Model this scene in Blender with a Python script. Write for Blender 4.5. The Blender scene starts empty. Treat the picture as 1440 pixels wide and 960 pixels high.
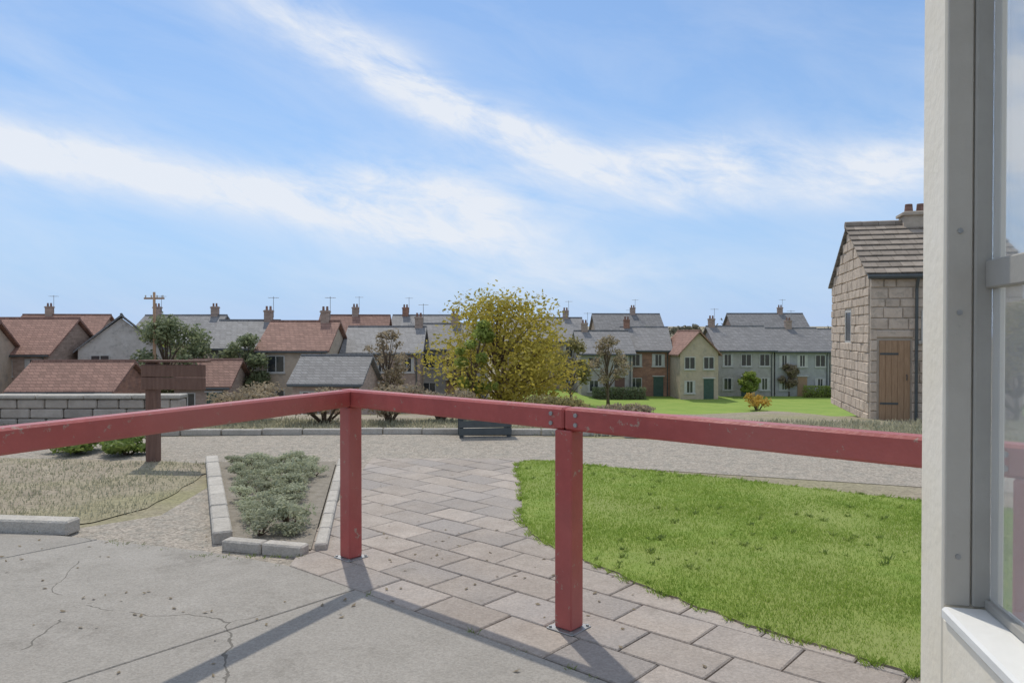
import bpy, bmesh, math, random
from mathutils import Vector, Matrix, noise
rng = random.Random(7)
S = bpy.context.scene
COL = S.collection
R = math.radians

# ---------------------------------------------------------------- camera
CAMH = 1.56
cam = bpy.data.cameras.new("camera"); cam.lens = 26; cam.sensor_width = 36
cam.clip_end = 5000; cam.clip_start = 0.05
co = bpy.data.objects.new("camera", cam); COL.objects.link(co)
co.location = (0, 0, CAMH); co.rotation_euler = (R(90 - 0.66), 0, 0)
S.camera = co
S.view_settings.view_transform = 'Standard'
S.view_settings.look = 'None'
S.view_settings.exposure = 0.0
S.view_settings.gamma = 1.0

# ---------------------------------------------------------------- sky and sun
SUN_EL = R(57.5)
SUN_DIR = Vector((-0.30, 0.95, 0)).normalized()      # azimuth towards the sun: ahead, a little left
sun_az = math.atan2(SUN_DIR.x, SUN_DIR.y)
to_sun = Vector((SUN_DIR.x * math.cos(SUN_EL), SUN_DIR.y * math.cos(SUN_EL), math.sin(SUN_EL)))

W = bpy.data.worlds.new("World"); S.world = W; W.use_nodes = True
nt = W.node_tree; nt.nodes.clear(); L = nt.links
def N(t, **k):
    n = nt.nodes.new(t)
    for a, v in k.items(): setattr(n, a, v)
    return n
def M(op, a, b=None, c=None):
    n = N('ShaderNodeMath', operation=op)
    for i, v in enumerate((a, b, c)):
        if v is None: continue
        if isinstance(v, (int, float)): n.inputs[i].default_value = v
        else: L.new(v, n.inputs[i])
    return n.outputs[0]
sky = N('ShaderNodeTexSky', sky_type='NISHITA', sun_disc=False, sun_elevation=SUN_EL,
        sun_rotation=sun_az, altitude=50, air_density=1.1, dust_density=0.6, ozone_density=1.2)
tc = N('ShaderNodeTexCoord')
sep = N('ShaderNodeSeparateXYZ'); L.new(tc.outputs['Generated'], sep.inputs[0])
dx, dy, dz = sep.outputs
az = M('ARCTAN2', dx, dy)                       # 0 straight ahead
el = M('ARCSINE', dz)
# wind-combed coordinates: streaks lie along a gentle downward-right slope
u = M('ADD', M('MULTIPLY', az, 0.97), M('MULTIPLY', el, -0.25))
v = M('ADD', el, M('MULTIPLY', az, 0.30))
cmb = N('ShaderNodeCombineXYZ'); L.new(M('MULTIPLY', u, 2.3), cmb.inputs[0]); L.new(M('MULTIPLY', v, 7.5), cmb.inputs[1])
n1 = N('ShaderNodeTexNoise'); n1.inputs['Scale'].default_value = 1.6; n1.inputs['Detail'].default_value = 9
n1.inputs['Roughness'].default_value = 0.62; n1.inputs['Distortion'].default_value = 0.5
L.new(cmb.outputs[0], n1.inputs['Vector'])
cm2 = N('ShaderNodeCombineXYZ'); L.new(M('MULTIPLY', u, 6), cm2.inputs[0]); L.new(M('MULTIPLY', v, 14), cm2.inputs[1])
n2 = N('ShaderNodeTexNoise'); n2.inputs['Scale'].default_value = 2.2; n2.inputs['Detail'].default_value = 8
n2.inputs['Roughness'].default_value = 0.65; n2.inputs['Distortion'].default_value = 0.8
L.new(cm2.outputs[0], n2.inputs['Vector'])
def streak(a0, e0, slope, la, we, amp):
    """soft cloud bank centred at azimuth a0, elevation e0 (degrees) running with a slope"""
    da = M('SUBTRACT', az, R(a0))
    de = M('SUBTRACT', M('SUBTRACT', el, R(e0)), M('MULTIPLY', da, slope))
    q = M('ADD', M('POWER', M('ABSOLUTE', M('DIVIDE', da, R(la))), 2.0), M('POWER', M('ABSOLUTE', M('DIVIDE', de, R(we))), 2.0))
    return M('MULTIPLY', M('EXPONENT', M('MULTIPLY', q, -1.0)), amp)
banks = [(-34, 12.0, -.06, 9, 1.4, 1.0), (-22, 10.3, -.08, 11, 1.6, .95), (-8, 10.4, -.03, 9, 2.3, 1.15), (-5, 7.8, -.04, 9, 1.9, 1.05),
         (-17, 22.5, -.42, 7, 2.8, .55), (-9.5, 19.0, -.50, 5.5, 2.2, .95), (-4.5, 16.8, -.50, 4, 1.6, 1.0), (1, 15.0, -.30, 3.6, 1.4, 1.3),
         (8, 12.4, -.10, 6, 1.8, 1.2), (15, 12.4, .02, 5, 2.0, 1.15), (26, 11.4, 0, 6, 1.9, 1.1), (37, 15, 0, 5, 9, 1.6), (16, 9.6, 0, 9, 1.0, .4),
         (4, 4.6, 0, 10, 1.8, .5), (-60, 18, -.2, 20, 5, .9), (75, 20, .1, 24, 6, .9), (50, 40, .1, 24, 7, .8), (-50, 45, -.2, 26, 7, .8),
         (130, 25, .1, 36, 12, 1.0), (-140, 25, -.1, 36, 12, 1.0), (180, 48, .1, 50, 12, .9), (-100, 50, -.1, 30, 9, .8)]  # this row: unseen banks behind the camera, added as neutral fill light
acc = None
for b in banks:
    s_ = streak(*b); acc = s_ if acc is None else M('ADD', acc, s_)
nn = M('ADD', M('MULTIPLY', n1.outputs[0], 1.25), M('MULTIPLY', n2.outputs[0], 0.75))
mask = M('MULTIPLY', M('MINIMUM', acc, 1.15), M('MULTIPLY', M('SUBTRACT', nn, 0.62), 1.75))
# thin veil towards the horizon
veil = M('MULTIPLY', M('EXPONENT', M('MULTIPLY', M('MAXIMUM', el, 0.0), -7.0)), 0.16)
mask = M('ADD', mask, M('MULTIPLY', veil, M('ADD', 0.55, M('MULTIPLY', n1.outputs[0], 0.9))))
mask = M('ADD', mask, M('MULTIPLY', M('SUBTRACT', n1.outputs[0], 0.44), 0.55))
hi = M('MULTIPLY', M('SMOOTH_MIN', M('MAXIMUM', M('SUBTRACT', M('MULTIPLY', el, 1.6), 0.75), 0.0), 0.6, 0.1), M('MULTIPLY', n1.outputs[0], 1.5))  # unseen high cirrus, added overhead to make the fill light less blue
mask = M('ADD', mask, hi)
clampn = N('ShaderNodeClamp'); L.new(mask, clampn.inputs[0]); clampn.inputs[2].default_value = 0.93
# clear pale blue air low over the rooftops, all the way round
low = N('ShaderNodeMix', data_type='RGBA')
lf = M('MULTIPLY', M('EXPONENT', M('MULTIPLY', M('MAXIMUM', el, 0.0), -3.2)), 0.94)
tint = N('ShaderNodeMix', data_type='RGBA', blend_type='MULTIPLY'); tint.inputs[0].default_value = 1
L.new(sky.outputs[0], tint.inputs[6]); tint.inputs[7].default_value = (.62, .80, .97, 1)
L.new(lf, low.inputs[0]); L.new(tint.outputs[2], low.inputs[6]); low.inputs[7].default_value = (3.1, 4.5, 7.0, 1)
mx = N('ShaderNodeMix', data_type='RGBA')
L.new(clampn.outputs[0], mx.inputs[0]); L.new(low.outputs[2], mx.inputs[6])
mx.inputs[7].default_value = (6.3, 6.6, 7.1, 1)
bg = N('ShaderNodeBackground'); bg.inputs['Strength'].default_value = 0.13
L.new(mx.outputs[2], bg.inputs[0])
wo = N('ShaderNodeOutputWorld'); L.new(bg.outputs[0], wo.inputs[0])

sl = bpy.data.lights.new("sun", 'SUN'); sl.energy = 2.6; sl.angle = R(1.0); sl.color = (1, .94, .84)
so = bpy.data.objects.new("sun", sl); COL.objects.link(so)
so.rotation_euler = (-to_sun).to_track_quat('-Z', 'Y').to_euler(); so.location = (-5, 10, 20)

# ---------------------------------------------------------------- materials
MATS = {}
def mat(name, c1, c2=None, scale=6, rough=.8, bump=0.0, bscale=None, detail=6, metal=0, c3=None, spec=.3, coord='Object', stretch=(1,1,1), rnd=0.0, wear=None):
    m = bpy.data.materials.new(name); m.use_nodes = True
    t = m.node_tree; p = t.nodes['Principled BSDF']
    p.inputs['Roughness'].default_value = rough; p.inputs['Metallic'].default_value = metal
    p.inputs['Specular IOR Level'].default_value = spec
    c2 = c2 or c1
    tcn = t.nodes.new('ShaderNodeTexCoord'); mp = t.nodes.new('ShaderNodeMapping')
    mp.inputs['Scale'].default_value = stretch
    t.links.new(tcn.outputs[coord], mp.inputs[0])
    if coord == 'Object' and rnd:
        oi = t.nodes.new('ShaderNodeObjectInfo')
        mul = t.nodes.new('ShaderNodeMath'); mul.operation = 'MULTIPLY'; mul.inputs[1].default_value = 40
        t.links.new(oi.outputs['Random'], mul.inputs[0]); t.links.new(mul.outputs[0], mp.inputs['Location'])
    nz = t.nodes.new('ShaderNodeTexNoise'); nz.inputs['Scale'].default_value = scale; nz.inputs['Detail'].default_value = detail
    nz.inputs['Roughness'].default_value = .65
    t.links.new(mp.outputs[0], nz.inputs['Vector'])
    cr = t.nodes.new('ShaderNodeValToRGB')
    e = cr.color_ramp.elements
    e[0].position = .34; e[0].color = (*c1, 1); e[1].position = .66; e[1].color = (*c2, 1)
    t.links.new(nz.outputs[0], cr.inputs[0])
    out = cr.outputs[0]
    def mixin(fac, colour, base):
        mm = t.nodes.new('ShaderNodeMix'); mm.data_type = 'RGBA'
        t.links.new(fac, mm.inputs[0]); t.links.new(base, mm.inputs[6]); mm.inputs[7].default_value = (*colour, 1)
        return mm.outputs[2]
    if c3:
        n3 = t.nodes.new('ShaderNodeTexNoise'); n3.inputs['Scale'].default_value = scale * .17; n3.inputs['Detail'].default_value = 5
        t.links.new(mp.outputs[0], n3.inputs['Vector'])
        r3 = t.nodes.new('ShaderNodeValToRGB'); r3.color_ramp.elements[0].position = .45; r3.color_ramp.elements[1].position = .66
        t.links.new(n3.outputs[0], r3.inputs[0])
        out = mixin(r3.outputs[0], c3, out)
    if wear:
        wc, lo, hi, ws = wear
        n4 = t.nodes.new('ShaderNodeTexNoise'); n4.inputs['Scale'].default_value = ws; n4.inputs['Detail'].default_value = 10; n4.inputs['Roughness'].default_value = .75
        t.links.new(mp.outputs[0], n4.inputs['Vector'])
        r4 = t.nodes.new('ShaderNodeValToRGB'); r4.color_ramp.elements[0].position = lo; r4.color_ramp.elements[1].position = hi
        t.links.new(n4.outputs[0], r4.inputs[0]); out = mixin(r4.outputs[0], wc, out)
    if rnd:
        oi2 = t.nodes.new('ShaderNodeObjectInfo')
        mr = t.nodes.new('ShaderNodeMapRange'); mr.inputs['To Min'].default_value = 1 - rnd; mr.inputs['To Max'].default_value = 1 + rnd
        t.links.new(oi2.outputs['Random'], mr.inputs[0])
        hs = t.nodes.new('ShaderNodeHueSaturation'); t.links.new(mr.outputs[0], hs.inputs['Value']); t.links.new(out, hs.inputs['Color']); out = hs.outputs[0]
    t.links.new(out, p.inputs['Base Color'])
    if bump:
        nb = t.nodes.new('ShaderNodeTexNoise'); nb.inputs['Scale'].default_value = bscale or scale * 6; nb.inputs['Detail'].default_value = 8
        t.links.new(mp.outputs[0], nb.inputs['Vector'])
        bp = t.nodes.new('ShaderNodeBump'); bp.inputs['Strength'].default_value = bump; bp.inputs['Distance'].default_value = .02
        t.links.new(nb.outputs[0], bp.inputs['Height']); t.links.new(bp.outputs[0], p.inputs['Normal'])
    MATS[name] = m
    return m
mat('concrete', (.285,.263,.228), (.345,.32,.282), 3, .9, .35, 60, c3=(.315,.292,.257), rnd=.07, wear=((.19,.172,.145), .55, .74, 1.7))
mat('asphalt', (.245,.245,.235), (.31,.305,.29), 30, .9, .5, 180, c3=(.26,.26,.25), wear=((.19,.19,.18), .6, .75, .8))
mat('gravel', (.30,.26,.21), (.44,.39,.325), 45, .95, .6, 90, c3=(.30,.275,.23))
mat('slab', (.335,.285,.24), (.415,.36,.308), 5, .88, .35, 60, c3=(.33,.295,.265), rnd=.11, wear=((.24,.21,.175), .6, .75, 4))
mat('kerb', (.40,.37,.32), (.49,.455,.40), 8, .88, .4, 60, rnd=.08)
mat('earth', (.25,.21,.155), (.35,.30,.225), 3, .95, .5, 40, c3=(.27,.25,.14))
mat('turf', (.17,.25,.04), (.25,.30,.07), 5, .95, .4, 40, c3=(.24,.28,.08))
mat('far_grass', (.19,.29,.05), (.26,.34,.07), .6, .95, .3, 20)
def leafmat(name, c1, c2, rnd=0):
    m = mat(name, c1, c2, 1.7, .55, 0, rnd=rnd, spec=.25)
    p = m.node_tree.nodes['Principled BSDF']; t = m.node_tree
    src = p.inputs['Base Color'].links[0].from_socket
    tr = t.nodes.new('ShaderNodeBsdfTranslucent'); ms = t.nodes.new('ShaderNodeMixShader'); ms.inputs[0].default_value = .5
    t.links.new(src, tr.inputs[0]); t.links.new(p.outputs[0], ms.inputs[1]); t.links.new(tr.outputs[0], ms.inputs[2])
    t.links.new(ms.outputs[0], t.nodes['Material Output'].inputs[0])
leafmat('blade', (.24,.35,.055), (.33,.43,.085))
leafmat('leaf_yellow', (.37,.325,.055), (.52,.43,.085))
leafmat('leaf_dark', (.20,.235,.13), (.28,.32,.17))
leafmat('leaf_grey', (.36,.38,.25), (.47,.49,.34), rnd=.22)
leafmat('leaf_brown', (.30,.24,.16), (.40,.33,.22))
mat('bark', (.11,.075,.05), (.17,.125,.085), 9, .9, .8, 30, stretch=(3,3,.6))
mat('red_paint', (.33,.062,.055), (.45,.092,.08), 4, .42, .12, 40, spec=.5, c3=(.40,.125,.105), wear=((.36,.24,.19), .605, .63, 15))
mat('galv', (.30,.30,.29), (.40,.40,.39), 12, .5, .1, 40, metal=.6)
mat('cream_paint', (.84,.765,.62), (.88,.815,.69), 3, .55, .15, 30, wear=((.5,.46,.38), .66, .78, 5))
mat('white_paint', (.74,.73,.69), (.80,.79,.75), 3, .5, .12, 30, wear=((.58,.56,.5), .66, .78, 6))
mat('grey_paint', (.43,.40,.345), (.49,.46,.40), 3, .55, .1, 40, wear=((.24,.22,.19), .64, .78, 5))
mat('stone_wall', (.40,.34,.27), (.52,.45,.37), 3.2, .93, .7, 14, c3=(.28,.235,.19))
mat('stone_block', (.53,.43,.34), (.63,.525,.425), 7, .93, .7, 30, rnd=.10, wear=((.36,.31,.25), .5, .7, 5))
mat('render_pale', (.55,.51,.46), (.66,.62,.57), 2, .9, .3, 20, wear=((.27,.25,.22), .52, .74, 1.3))
mat('render_pink', (.58,.46,.41), (.66,.54,.49), 2, .9, .3, 20)
mat('render_grey', (.37,.345,.315), (.46,.43,.395), 2, .9, .3, 20, wear=((.27,.25,.22), .52, .74, 1.3))
mat('render_tan', (.45,.36,.27), (.54,.44,.34), 2, .9, .3, 20, wear=((.27,.25,.22), .52, .74, 1.3))
mat('brick', (.33,.18,.125), (.42,.235,.165), 6, .92, .5, 30, c3=(.28,.17,.13))
mat('brick_dark', (.37,.275,.225), (.46,.355,.29), 6, .92, .5, 30)
mat('slate', (.20,.195,.195), (.28,.275,.27), 8, .7, .5, 20, rnd=.12)
mat('tile_red', (.27,.155,.12), (.35,.21,.165), 8, .85, .5, 20, rnd=.12)
mat('window_glass', (.035,.04,.045), (.05,.055,.06), 3, .12, 0, spec=.7)
mat('timber', (.33,.21,.125), (.44,.29,.18), 5, .8, .4, 30, stretch=(6,6,.6))
mat('dark_timber', (.15,.085,.065), (.21,.125,.095), 5, .8, .4, 30, stretch=(6,6,.6))
mat('dark_car', (.05,.055,.06), (.06,.065,.07), 3, .25, 0, spec=.6)
mat('rubber', (.03,.03,.03), (.045,.045,.045), 8, .8)
leafmat('leaf_mid', (.26,.33,.07), (.36,.42,.11)); leafmat('leaf_green', (.16,.23,.055), (.24,.30,.08))
leafmat('leaf_olive', (.27,.24,.10), (.36,.31,.14)); leafmat('leaf_orange', (.50,.32,.06), (.62,.40,.10))
leafmat('leaf_far', (.16,.155,.11), (.22,.21,.15))
mat('dark_frame', (.33,.315,.28), (.39,.375,.335), 3, .5, .1, 40)
mat('dark_metal', (.075,.085,.085), (.10,.11,.11), 6, .5, .1, 40)
mat('stone_grey', (.36,.335,.28), (.46,.43,.37), 6, .93, .5, 40, rnd=.15, c3=(.33,.33,.24))
mat('stone_tile', (.25,.21,.17), (.34,.29,.24), 5, .9, .5, 24, rnd=.2)
mat('mortar', (.46,.395,.32), (.52,.455,.38), 8, .95, .4, 40)
mat('soil', (.22,.195,.155), (.32,.285,.235), 14, .95, .8, 60)
mat('stone_pale', (.37,.32,.275), (.47,.415,.36), 6, .93, .5, 40, rnd=.15)
mat('trim', (.50,.485,.45), (.58,.565,.53), 4, .6)
mat('render_blue', (.34,.335,.335), (.42,.415,.41), 2, .9, .3, 20, wear=((.27,.25,.22), .52, .74, 1.3))
mat('door_green', (.05,.09,.07), (.07,.11,.09), 4, .5)
def speckle(name, scale, amt):
    t = MATS[name].node_tree; p = t.nodes['Principled BSDF']; src = p.inputs['Base Color'].links[0].from_socket
    tcn = t.nodes.new('ShaderNodeTexCoord'); v_ = t.nodes.new('ShaderNodeTexVoronoi'); v_.inputs['Scale'].default_value = scale
    t.links.new(tcn.outputs['Object'], v_.inputs['Vector'])
    sp_ = t.nodes.new('ShaderNodeSeparateColor'); t.links.new(v_.outputs['Color'], sp_.inputs[0])
    mr = t.nodes.new('ShaderNodeMapRange'); mr.inputs['To Min'].default_value = 1 - amt; mr.inputs['To Max'].default_value = 1 + amt
    t.links.new(sp_.outputs[0], mr.inputs[0])
    hs = t.nodes.new('ShaderNodeHueSaturation'); t.links.new(mr.outputs[0], hs.inputs['Value']); t.links.new(src, hs.inputs['Color']); t.links.new(hs.outputs[0], p.inputs['Base Color'])
def cracks(name, scale, width, col):
    t = MATS[name].node_tree; p = t.nodes['Principled BSDF']; src = p.inputs['Base Color'].links[0].from_socket
    tcn = t.nodes.new('ShaderNodeTexCoord'); nz = t.nodes.new('ShaderNodeTexNoise'); nz.inputs['Scale'].default_value = 2.2; nz.inputs['Detail'].default_value = 4
    t.links.new(tcn.outputs['Object'], nz.inputs['Vector'])
    ms = t.nodes.new('ShaderNodeMix'); ms.data_type = 'VECTOR'; ms.inputs[0].default_value = .22
    t.links.new(tcn.outputs['Object'], ms.inputs[4]); t.links.new(nz.outputs['Color'], ms.inputs[5])
    vo = t.nodes.new('ShaderNodeTexVoronoi'); vo.feature = 'DISTANCE_TO_EDGE'; vo.inputs['Scale'].default_value = scale; t.links.new(ms.outputs[1], vo.inputs['Vector'])
    lt = t.nodes.new('ShaderNodeMath'); lt.operation = 'LESS_THAN'; lt.inputs[1].default_value = width; t.links.new(vo.outputs['Distance'], lt.inputs[0])
    n5 = t.nodes.new('ShaderNodeTexNoise'); n5.inputs['Scale'].default_value = .7; t.links.new(tcn.outputs['Object'], n5.inputs['Vector'])
    gt2 = t.nodes.new('ShaderNodeMath'); gt2.operation = 'GREATER_THAN'; gt2.inputs[1].default_value = .53; t.links.new(n5.outputs[0], gt2.inputs[0])
    mu = t.nodes.new('ShaderNodeMath'); mu.operation = 'MULTIPLY'; t.links.new(lt.outputs[0], mu.inputs[0]); t.links.new(gt2.outputs[0], mu.inputs[1])
    mm = t.nodes.new('ShaderNodeMix'); mm.data_type = 'RGBA'; t.links.new(mu.outputs[0], mm.inputs[0]); t.links.new(src, mm.inputs[6]); mm.inputs[7].default_value = (*col, 1)
    t.links.new(mm.outputs[2], p.inputs['Base Color'])
cracks('concrete', .75, .0021, (.16,.147,.125))
speckle('concrete', 110, .13); speckle('slab', 90, .12); speckle('gravel', 55, .30); speckle('kerb', 90, .12); speckle('earth', 40, .2)
def courses(name, w, h, c_j):
    t = MATS[name].node_tree; p = t.nodes['Principled BSDF']; src = p.inputs['Base Color'].links[0].from_socket
    tcn = t.nodes.new('ShaderNodeTexCoord'); se = t.nodes.new('ShaderNodeSeparateXYZ'); t.links.new(tcn.outputs['Object'], se.inputs[0])
    ad = t.nodes.new('ShaderNodeMath'); t.links.new(se.outputs[0], ad.inputs[0]); t.links.new(se.outputs[1], ad.inputs[1])
    cb = t.nodes.new('ShaderNodeCombineXYZ'); t.links.new(ad.outputs[0], cb.inputs[0]); t.links.new(se.outputs[2], cb.inputs[1])
    br = t.nodes.new('ShaderNodeTexBrick'); br.inputs['Scale'].default_value = 1; br.inputs['Brick Width'].default_value = w; br.inputs['Row Height'].default_value = h
    br.inputs['Mortar Size'].default_value = .02; br.inputs['Color1'].default_value = (1.12,1.12,1.12,1); br.inputs['Color2'].default_value = (.78,.78,.78,1); br.inputs['Mortar'].default_value = (c_j,c_j,c_j,1)
    t.links.new(cb.outputs[0], br.inputs['Vector'])
    mm = t.nodes.new('ShaderNodeMix'); mm.data_type = 'RGBA'; mm.blend_type = 'MULTIPLY'; mm.inputs[0].default_value = 1
    t.links.new(src, mm.inputs[6]); t.links.new(br.outputs[0], mm.inputs[7]); t.links.new(mm.outputs[2], p.inputs['Base Color'])
courses('slate', .42, .16, .6); courses('tile_red', .36, .17, .6); courses('brick', .46, .16, .9); courses('brick_dark', .46, .16, .9)
g = bpy.data.materials.new('clear_glass'); g.use_nodes = True; MATS['clear_glass'] = g
gt = g.node_tree; gp = gt.nodes['Principled BSDF']
gp.inputs['Base Color'].default_value = (1,1,1,1); gp.inputs['Roughness'].default_value = .02
gp.inputs['Transmission Weight'].default_value = 1.0; gp.inputs['IOR'].default_value = 1.45
gl_d = gt.nodes.new('ShaderNodeBsdfTranslucent'); gl_d.inputs[0].default_value = (.92,.92,.90,1)   # whitish glow mixed into the glass, in place of bright reflections
gmx = gt.nodes.new('ShaderNodeMixShader'); gmx.inputs[0].default_value = .20
gt.links.new(gp.outputs[0], gmx.inputs[1]); gt.links.new(gl_d.outputs[0], gmx.inputs[2]); gt.links.new(gmx.outputs[0], gt.nodes['Material Output'].inputs[0])

# ---------------------------------------------------------------- helpers
class MB:
    def __init__(s): s.v = []; s.f = []
    def add(s, vs, fs):
        o = len(s.v); s.v += [tuple(p) for p in vs]; s.f += [tuple(i + o for i in q) for q in fs]; return s
    def box(s, x0, x1, y0, y1, z0, z1, b=0.0, mtx=None):
        if b > 0:
            vs = []
            for sx in (0, 1):
                for sy in (0, 1):
                    for sz in (0, 1):
                        X = (x0, x1)[sx]; Y = (y0, y1)[sy]; Z = (z0, z1)[sz]
                        ix = b if sx == 0 else -b; iy = b if sy == 0 else -b; iz = b if sz == 0 else -b
                        vs += [(X, Y + iy, Z + iz), (X + ix, Y, Z + iz), (X + ix, Y + iy, Z)]
            bm = bmesh.new()
            for p in vs: bm.verts.new(p)
            bmesh.ops.convex_hull(bm, input=bm.verts)
            bm.verts.index_update()
            V = [tuple(v.co) for v in bm.verts]; F = [[v.index for v in f.verts] for f in bm.faces]; bm.free()
        else:
            V = [(x0,y0,z0),(x1,y0,z0),(x1,y1,z0),(x0,y1,z0),(x0,y0,z1),(x1,y0,z1),(x1,y1,z1),(x0,y1,z1)]
            F = [(3,2,1,0),(4,5,6,7),(0,1,5,4),(1,2,6,5),(2,3,7,6),(3,0,4,7)]
        if mtx is not None: V = [mtx @ Vector(p) for p in V]
        return s.add(V, F)
    def tube(s, pts, rad, n=12, cap=True):
        pts = [Vector(p) for p in pts]; rings = []
        rads = rad if isinstance(rad, (list, tuple)) else [rad] * len(pts)
        ref = None
        for i, p in enumerate(pts):
            d = (pts[min(i + 1, len(pts) - 1)] - pts[max(i - 1, 0)]).normalized()
            if ref is None: ref = Vector((0, 0, 1)) if abs(d.z) < .9 else Vector((1, 0, 0))
            a = d.cross(ref).normalized(); b = a.cross(d).normalized(); ref = b
            rings.append([p + (a * math.cos(t) + b * math.sin(t)) * rads[i] for t in [2 * math.pi * k / n for k in range(n)]])
        V = [q for r in rings for q in r]; F = []
        for i in range(len(rings) - 1):
            for k in range(n):
                F.append((i*n+k, i*n+(k+1) % n, (i+1)*n+(k+1) % n, (i+1)*n+k))
        if cap: F.append(tuple(reversed(range(n)))); F.append(tuple(range((len(rings)-1)*n, len(rings)*n)))
        return s.add(V, F)
    def prism(s, poly, z0, z1):
        n = len(poly)
        V = [(x, y, z0) for x, y in poly] + [(x, y, z1) for x, y in poly]
        F = [tuple(reversed(range(n))), tuple(range(n, 2*n))] + [(i, (i+1) % n, n+(i+1) % n, n+i) for i in range(n)]
        return s.add(V, F)
    def mesh(s, name, m, smooth=False):
        me = bpy.data.meshes.new(name); me.from_pydata(s.v, [], s.f); me.update()
        bm = bmesh.new(); bm.from_mesh(me); bmesh.ops.recalc_face_normals(bm, faces=bm.faces); bm.to_mesh(me); bm.free()
        if smooth:
            for p in me.polygons: p.use_smooth = True
        me.materials.append(MATS[m]); return me
    def build(s, name, m, parent=None, smooth=False, **props):
        o = bpy.data.objects.new(name, s.mesh(name, m, smooth)); COL.objects.link(o)
        if parent is not None: o.parent = parent
        for k, v_ in props.items(): o[k] = v_
        return o
def place(name, me, parent=None, loc=(0,0,0), rot=(0,0,0), **props):
    o = bpy.data.objects.new(name, me); COL.objects.link(o); o.location = loc; o.rotation_euler = rot
    if parent is not None: o.parent = parent
    for k, v_ in props.items(): o[k] = v_
    return o
def thing(name, label, cat, loc=(0,0,0), rz=0, group=None):
    o = bpy.data.objects.new(name, None); COL.objects.link(o); o.location = loc; o.rotation_euler = (0,0,rz)
    o.empty_display_size = .2
    o['label'] = label; o['category'] = cat
    if group: o['group'] = group
    return o
def sheet(name, poly, z, m, sub=0):
    me = bpy.data.meshes.new(name); me.from_pydata([(x, y, z) for x, y in poly], [], [tuple(range(len(poly)))])
    me.materials.append(MATS[m]); o = bpy.data.objects.new(name, me); COL.objects.link(o); o['kind'] = 'structure'
    if me.polygons[0].normal.z < 0: me.flip_normals()
    return o
F = 1040.0; HZ = 468.0
def gp_(px, py):                       # measured ground point of the photograph, metres
    Y = CAMH * F / (py - HZ); return ((px - 720) / F * Y, Y)

# ---------------------------------------------------------------- ground
def sstep(a, b, t):
    t = max(0.0, min(1.0, (t - a) / (b - a))); return t * t * (3 - 2 * t)
def ground_z(x, y):
    """terrace at 0, falling beyond its edge to the village floor; the right side falls more gently"""
    yc = 13.0 + 4.2 * sstep(4, 9, x)
    z = -4.5 * sstep(yc, yc + 25, y) - .5 * sstep(10.5, 17, y) * sstep(5, 9, x)
    z += 7.5 * sstep(120, 420, y) + 10 * sstep(400, 1300, y)
    return z
def axis(lo, hi, dense_lo, dense_hi, step, grow):
    a = []; t = dense_lo
    while t <= dense_hi: a.append(t); t += step
    st = step
    while a[-1] < hi: st *= grow; a.append(a[-1] + st)
    st = step; b = []
    t = dense_lo
    while t > lo: st *= grow; t -= st; b.append(t)
    return list(reversed(b)) + a
gx = axis(-2200, 2200, -14, 16, 1.0, 1.28); gy = axis(-300, 2600, 0, 45, 1.0, 1.2)
V = []; Fc = []
for y in gy:
    for x in gx:
        V.append((x, y, ground_z(x, y) - .027 + (.05 * noise.noise(Vector((x * .3, y * .3, 3))) if y > 13.5 else 0)))
nx = len(gx)
for j in range(len(gy) - 1):
    for i in range(nx - 1):
        Fc.append((j*nx+i, j*nx+i+1, (j+1)*nx+i+1, (j+1)*nx+i))
gb = MB(); gb.v = V; gb.f = Fc
go = gb.build('ground', 'earth', smooth=True); go['kind'] = 'structure'

def clip(poly, clipper):
    out = list(poly)
    for i in range(len(clipper)):
        a = clipper[i]; b = clipper[(i + 1) % len(clipper)]
        if not out: return []
        inp, out = out, []
        def side(p): return (b[0]-a[0])*(p[1]-a[1]) - (b[1]-a[1])*(p[0]-a[0])
        for k in range(len(inp)):
            p, q = inp[k], inp[(k+1) % len(inp)]; sp, sq = side(p), side(q)
            if sp >= 0: out.append(p)
            if (sp >= 0) != (sq >= 0):
                t = sp / (sp - sq); out.append((p[0]+(q[0]-p[0])*t, p[1]+(q[1]-p[1])*t))
    return out
def area(P): return .5 * sum(P[i][0]*P[(i+1) % len(P)][1] - P[(i+1) % len(P)][0]*P[i][1] for i in range(len(P)))
def inside(x, y, P):
    c = False; j = len(P) - 1
    for i in range(len(P)):
        xi, yi = P[i]; xj, yj = P[j]
        if (yi > y) != (yj > y) and x < (xj - xi) * (y - yi) / (yj - yi) + xi: c = not c
        j = i
    return c
def slab_mesh(P, z0, z1, m, name, bev=.006, tilt=0.0):
    """one paving piece: convex outline, top edge chamfered, very slightly tilted"""
    cx = sum(p[0] for p in P)/len(P); cy = sum(p[1] for p in P)/len(P); n = len(P)
    tx, ty = rng.uniform(-tilt, tilt), rng.uniform(-tilt, tilt)
    def up(x, y): return (x - cx) * tx + (y - cy) * ty
    ins = []
    for x, y in P:
        d = math.hypot(x-cx, y-cy) or 1; ins.append((x-(x-cx)/d*bev*1.4, y-(y-cy)/d*bev*1.4))
    V = [(x, y, z0) for x, y in P] + [(x, y, z1-bev+up(x, y)) for x, y in P] + [(x, y, z1+up(x, y)) for x, y in ins]
    Fq = [tuple(range(2*n, 3*n))]
    for i in range(n):
        j = (i+1) % n; Fq += [(i, j, n+j, n+i), (n+i, n+j, 2*n+j, 2*n+i)]
    b = MB(); b.add(V, Fq); return b.mesh(name, m)
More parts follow.
